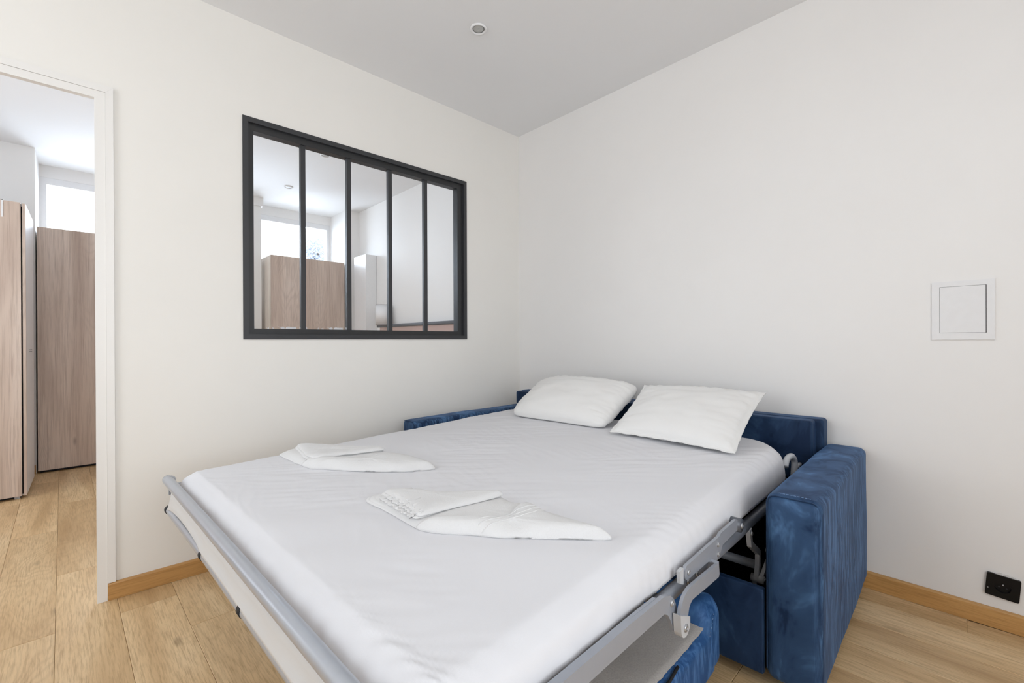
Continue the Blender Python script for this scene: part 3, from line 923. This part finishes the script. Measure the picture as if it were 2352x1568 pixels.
def towel(base, flap, fold, label, seed, axis, peak=None):
    """base outline, top flap, front fold that swells above the body; axis points from the open end to the tip"""
    ax = Vector(axis).normalized(); pr_ = [Vector(p).dot(ax) for p in base]; lo, hi = min(pr_), max(pr_)

    def stepped(poly, d):
        out = []
        for p in poly:
            t = (Vector(p).dot(ax) - lo) / (hi - lo); k = max(0, 1 - t / .30)
            out.append((p[0] + ax.x * d * k, p[1] + ax.y * d * k))
        return out

    def zf(x, y):
        return .0035 * noise.noise(Vector((x * 7 + seed, y * 7, 1))) + .0012 * noise.noise(Vector((x * 30, y * 30, seed)))
    parts = [slab(stepped(base, .0), bed_top, .0085, 120, .0008, seed),
             slab(stepped(base, .010), bed_top, .0160, 120, .0008, seed + 1),
             slab(stepped(base, .022), bed_top, .0235, 120, .0008, seed + 2, crown=.002, zf=zf)]
    if fold:
        zf2 = lambda x, y: zf(x, y) + (.020 * math.exp(-((x - peak[0]) ** 2 + (y - peak[1]) ** 2) / .055 ** 2) if peak else 0)
        parts.append(slab(fold, bed_top, .0300, 120, .001, seed + 3, crown=.004, zf=zf2))
    body, cc = place('towel', *merge(parts), M['terry'])
    parts = []
    for k, (th, sh) in enumerate(((.008, 0), (.012, .010))):
        z0 = (lambda kk: (lambda x, y: bed_top(x, y) + .0225 + .007 * kk))(k)
        parts.append(slab(flap, z0, th, 100, .001, seed + 9 + k, -.002 * k, (ax.x * sh, ax.y * sh), .002, None, zf))
    Vf, Ff = merge(parts)
    link('folded_flap', mesh('folded_flap', [Vector(v) - cc for v in Vf], Ff), M['terry'], body, None, True)
    tag(body, label, 'towel', 'folded towels on the bed')
    return body, cc


t1b = [(-1.825, .76), (-1.79, .785), (-1.755, .785), (-1.725, .745), (-1.528, .398), (-1.508, .302), (-1.512, .075), (-1.517, .042), (-1.542, .057), (-1.611, .108), (-1.66, .174), (-1.719, .258), (-1.815, .413), (-1.826, .51), (-1.828, .66)]
t1f = [(-1.764, .745), (-1.742, .742), (-1.649, .552), (-1.540, .372), (-1.556, .360), (-1.681, .395), (-1.808, .450), (-1.812, .504)]
t1d = [(-1.829, .50), (-1.81, .455), (-1.74, .405), (-1.66, .365), (-1.565, .335), (-1.53, .315), (-1.515, .20), (-1.512, .075), (-1.517, .042), (-1.542, .057), (-1.611, .108), (-1.66, .174), (-1.719, .258), (-1.815, .410), (-1.828, .46)]
towel(t1b, t1f, t1d, 'smaller folded white towel lying nearer the window wall', 2.0, (.3, -.7))
t2b = [(-1.847, -.05), (-1.834, -.028), (-1.812, -.03), (-1.785, -.064), (-1.57, -.36), (-1.577, -.418), (-1.561, -.456), (-1.560, -.573), (-1.556, -.700), (-1.558, -.730), (-1.573, -.722), (-1.671, -.604), (-1.74, -.523), (-1.779, -.454), (-1.831, -.381), (-1.850, -.326), (-1.845, -.183)]
t2f = [(-1.815, -.080), (-1.800, -.085), (-1.714, -.219), (-1.585, -.375), (-1.615, -.370), (-1.682, -.359), (-1.850, -.318), (-1.837, -.250)]
t2d = [(-1.852, -.318), (-1.835, -.325), (-1.80, -.365), (-1.742, -.420), (-1.661, -.462), (-1.614, -.462), (-1.580, -.472), (-1.568, -.58), (-1.560, -.700), (-1.560, -.730), (-1.573, -.720), (-1.671, -.604), (-1.74, -.523), (-1.779, -.456), (-1.831, -.383), (-1.851, -.335)]
tw2, cc2 = towel(t2b, t2f, t2d, 'larger folded white towel with wavy edges, nearer the camera', 5.0, (.25, -.7), (-1.605, -.485))
_tv = BVHTree.FromPolygons([v.co.copy() for v in tw2.data.vertices], [list(p.vertices) for p in tw2.data.polygons])


def on_towel(x, y):
    h = _tv.ray_cast(Vector((x, y, 1)) - Vector((cc2.x, cc2.y, 0)), Vector((0, 0, -1)))[0]
    return h


bm = bmesh.new()
for k in range(3):
    pts = []
    for x, y in smooth_path2([(-1.772, -.478), (-1.733, -.492), (-1.672, -.522), (-1.630, -.535), (-1.596, -.538)], 7):
        h = on_towel(x + .010 * k, y + .012 * k)
        if h: pts.append(h)
    if len(pts) > 2: tube_into(bm, pts, .0017, 6)
fin(bm, 'woven_border', M['terry'], tw2, True)
# crimped edge layers at the open end
bm = bmesh.new()
for k in range(4):
    n = 44; A = []
    x0, y0, x1, y1 = -1.835 + .014 * k, -.055 - .012 * k, -1.853 + .006 * k, -.300 - .008 * k
    for i in range(n + 1):
        t = .24 + .76 * i / n
        wv = .0022 * math.sin(i * 1.7 + k) + .0012 * math.sin(i * .7)
        x = x0 + (x1 - x0) * t + wv; y = y0 + (y1 - y0) * t
        z = bed_top(x, y) + .022 + .0052 * k + .0018 * math.sin(i * 1.1 + 2 * k)
        A.append((bm.verts.new(Vector((x, y, z)) - cc2), bm.verts.new(Vector((x + .002, y, z + .0034)) - cc2), bm.verts.new(Vector((x + .05, y, z + .0036)) - cc2), bm.verts.new(Vector((x + .05, y, z)) - cc2)))
    for P0, P1 in zip(A, A[1:]):
        for q in range(4): bm.faces.new((P0[q], P1[q], P1[(q + 1) % 4], P0[(q + 1) % 4]))
fin(bm, 'crimped_edge', M['terry'], tw2, True)

# ------------------------------------------------------------------ wall and ceiling fittings
def spot(x, y, label):
    e = empty('ceiling_spotlight', (x, y, H)); tag(e, label, 'ceiling light', 'recessed ceiling spotlights')
    lathe('trim_ring', [(.030, -.004), (.034, -.009), (.040, -.009), (.0425, -.005), (.0425, -.0005), (.030, -.0005)], M['ceiling'], e, 40)
    lathe('lens', [(.0298, -.0025), (.026, -.0045), (.010, -.0055), (.0001, -.0055), (.0001, -.0012), (.0298, -.0012)], M['lens'], e, 36)
    lathe('gap_shade_ring', [(.0302, -.004), (.0302, -.0008), (.0296, -.0008), (.0296, -.004)], M['grey_trim'], e, 36)  # grey ring drawn as the shaded gap between trim and lens
    return e


spot(-1.0, -.737, 'round white recessed spotlight in the grey ceiling above the bed')
spot(-.966, 1.36, 'bedroom ceiling spotlight just beyond the second pane of the inner window')
spot(-.939, 2.414, 'bedroom ceiling spotlight farthest away, near the niche')

ap = empty('access_panel', (0, -2.443, 1.181)); tag(ap, 'square white access panel set flush in the right wall', 'access panel')
y0, y1, z0, z1 = -.086, .086, -.1135, .1125
d0, d1, e0, e1 = -.064, .064, -.088, .0925
for a, b in (((y0, z0), (y1, e0)), ((y0, e1), (y1, z1)), ((y0, e0), (d0, e1)), ((d1, e0), (y1, e1))):
    boxes('panel_frame', [((-.006, a[0], a[1]), (-.0002, b[0], b[1]))], M['plastic_w'], ap, .0012)
boxes('panel_backing', [((-.0015, d0, e0), (-.0004, d1, e1))], M['gap'], ap)
boxes('panel_door', [((-.0058, d0 + .0022, e0 + .001), (-.0016, d1 - .001, e1 - .001))], M['plastic_w'], ap, .0008)

so = empty('power_socket', (-.001, -2.547, .157)); so.rotation_euler = (math.radians(4.2), 0, 0)
tag(so, 'black wall power socket, slightly crooked, low on the right wall', 'power socket')
bm = bmesh.new(); pr = []
for k in range(4):
    cx, cz = ((1, 1), (-1, 1), (-1, -1), (1, -1))[k]
    for i in range(5):
        a = k * PI / 2 + i * PI / 8; pr.append((cx * .038 + .005 * math.cos(a), cz * .036 + .005 * math.sin(a)))
hole = [(.021 * math.cos(2 * PI * k / 20 + PI / 20), .021 * math.sin(2 * PI * k / 20 + PI / 20)) for k in range(20)]
A = [bm.verts.new((-.010, y, z)) for y, z in pr]; B = [bm.verts.new((0, y, z)) for y, z in pr]
Hh = [bm.verts.new((-.010, y, z)) for y, z in hole]; Hd = [bm.verts.new((-.0015, y * .95, z * .95)) for y, z in hole]
for i in range(20):
    j = (i + 1) % 20
    bm.faces.new((A[i], B[i], B[j], A[j])); bm.faces.new((A[i], A[j], Hh[j], Hh[i])); bm.faces.new((Hh[i], Hh[j], Hd[j], Hd[i]))
bm.faces.new(Hd); bm.faces.new(B[::-1])
fin(bm, 'cover_plate', M['black'], so)
tube('earth_pin', [(-.002, .0, .0085), (-.011, .0, .0085)], .0024, M['rivet'], so, 10)
for y in (-.0095, .0095): tube('contact_hole', [(-.0014, y, -.004), (-.0022, y, -.004)], .003, M['gap'], so, 10)
tube('cover_screw', [(-.0095, .037, -.016), (-.0112, .037, -.014)], .0018, M['rivet'], so, 8)
bm = bmesh.new()
for i in range(9):
    y = -.030 + i * .006; s_ = .004 + .004 * math.sin(PI * (i + .5) / 9)
    box(bm, (-.004, y, .041), (-.0005, y + .0062, .041 + s_ * (.8 + .3 * math.sin(i * 2.3))))
fin(bm, 'plaster_edge', M['plaster'], so)

# ------------------------------------------------------------------ bedroom furniture
wd = empty('wardrobe', (-3.15, 2.34, 0)); tag(wd, 'pale oak wardrobe standing left in the doorway view, door facing the room', 'wardrobe')


def wbx(par, name, a, b, mat, bev=.0015):
    o = par.location
    return boxes(name, [((a[0] - o.x, a[1] - o.y, a[2] - o.z), (b[0] - o.x, b[1] - o.y, b[2] - o.z))], mat, par, bev)


wbx(wd, 'carcass', (-3.55, 2.045, .02), (-2.7525, 2.64, 2.02), M['plastic_w'])
wdoor = wbx(wd, 'door', (-3.145, 2.018, .022), (-2.7745, 2.040, 2.022), M['ward'])
wbx(wd, 'door', (-3.548, 2.018, .022), (-3.149, 2.040, 2.022), M['ward'])
wbx(wd, 'edge_band', (-2.767, 2.022, .022), (-2.7525, 2.0445, 2.018), M['ward'])
wbx(wd, 'gap_shade_strip', (-2.7742, 2.0402, .03), (-2.7672, 2.0447, 2.0), M['gap'], 0)  # dark strip standing in for the shade between door and stile
wbx(wd, 'plinth', (-3.54, 2.07, 0), (-2.78, 2.6, .02), M['gap'])
for x in (-2.80, -3.5): wbx(wd, 'glide', (x - .012, 2.045, 0), (x + .012, 2.067, .02), M['plastic_g'])
sp = boxes('hook_strap', [((.287, -.3245, 1.91), (.297, -.3222, 2.026)), ((.287, -.3245, 2.0222), (.297, -.296, 2.0262))], M['plastic_w'], wd, .0008)
for z in (1.0, 1.013): wbx(wd, 'hinge', (-2.752, 2.25, z), (-2.748, 2.42, z + .004), M['metal_d'], .0005)

cl = empty('cupboard', (-2.34, 3.02, 0)); tag(cl, 'brown oak cupboard filling the niche below the window, seen through the doorway', 'cupboard', 'oak cupboards below the bedroom window')
wbx(cl, 'carcass', (-2.735, 2.812, .02), (-1.95, 3.24, 1.995), M['ward_light'])
wbx(cl, 'door', (-2.741, 2.790, .022), (-2.342, 2.810, 2.008), M['ward'])
wbx(cl, 'door', (-2.338, 2.790, .022), (-1.945, 2.810, 2.008), M['ward'])
wbx(cl, 'plinth', (-2.73, 2.83, 0), (-1.96, 3.2, .02), M['gap'])

c3 = empty('cupboard', (-.6, 3.0, 0)); tag(c3, 'pale oak cupboard seen through the left panes of the black framed window', 'cupboard', 'oak cupboards below the bedroom window')
wbx(c3, 'carcass', (-1.007, 2.812, .02), (-.192, 3.24, 2.004), M['ward_light'])
wbx(c3, 'door', (-1.005, 2.790, .022), (-.606, 2.810, 2.004), M['ward'])
wbx(c3, 'door', (-.6045, 2.790, .022), (-.203, 2.810, 2.004), M['ward'])
wbx(c3, 'plinth', (-1.0, 2.83, 0), (-.21, 3.2, .02), M['gap'])

tc = empty('tall_cabinet', (-.072, 2.5, 0)); tag(tc, 'narrow tall white cabinet in the bedroom corner behind the lamp', 'cabinet')
wbx(tc, 'carcass', (-.138, 2.375, .03), (-.004, 2.66, 2.06), M['plastic_w'])
wbx(tc, 'door', (-.1385, 2.356, .03), (-.004, 2.3735, 2.06), M['plastic_w'])
wbx(tc, 'plinth', (-.13, 2.39, 0), (-.01, 2.64, .03), M['gap'])

hb = empty('headboard', (-.04, 1.35, 0)); tag(hb, 'terracotta headboard with a slate grey top rail on the bedroom wall', 'headboard')
rbox('padded_panel', (-.016, -.84, .02), (.020, .84, 1.225), .01, M['terracotta'], hb, (2, 20, 12), 3)
tube('top_rail', [(-.022, -.86, 1.236), (-.022, .862, 1.236)], .0165, M['grey_trim'], hb, 16)
for y in (-.80, .80): wbx(hb, 'leg', (-.03, 1.35 + y - .03, 0), (-.017, 1.35 + y + .03, .06), M['grey_trim'])

lm = empty('wall_lamp', (-.105, 2.0, 1.35)); tag(lm, 'white drum lampshade with black rims above the headboard end', 'lamp')
sh = lathe('lamp_shade', [(.083, -.108), (.083, .108), (.081, .108), (.081, -.108), (.083, -.108)], M['shade'], lm, 40)
for z in (-.108, .108): tube('rim', [(.0835 * math.cos(2 * PI * k / 40), .0835 * math.sin(2 * PI * k / 40), z) for k in range(40)], .0022, M['black'], sh, 6, True)
tube('lamp_arm', [(.1000, .04, -.02), (.06, .02, -.02), (0, 0, -.02), (0, 0, .03)], .006, M['black'], lm, 8)
lathe('wall_plate', [(.0001, 0), (.026, 0), (.026, .012), (.0001, .012)], M['plastic_w'], lm, 24, 'X', (.0925, .04, -.02))
lathe('bulb', [(.0001, .02), (.012, .025), (.024, .05), (.020, .075), (.0001, .085)], M['shade'], lm, 16)

# tree outside the bedroom window
tr = empty('tree', (1.2, 7.6, 0)); tag(tr, 'leafy tree outside, seen small through the bedroom window', 'tree')
tube('trunk', smooth_path([(0, 0, 0), (.05, .03, 1.2), (-.04, .06, 2.2), (.03, 0, 3.0)], 5), .07, M['bark'], tr, 10)
bm = bmesh.new(); r3 = random.Random(5)
for k in range(1600):
    d = Vector((r3.gauss(0, 1), r3.gauss(0, 1), r3.gauss(0, 1))).normalized() * (r3.random() ** .5)
    p = Vector((d.x * .32, d.y * .32, 2.85 + d.z * .5)); n_ = Vector((r3.gauss(0, 1), r3.gauss(0, 1), r3.gauss(0, 1))).normalized()
    u = n_.orthogonal().normalized() * .030; v_ = n_.cross(u) * .6
    bm.faces.new([bm.verts.new(p + q) for q in (u, v_, -u, -v_)])
fo = fin(bm, 'foliage', M['leaf'], tr); fo['kind'] = 'stuff'
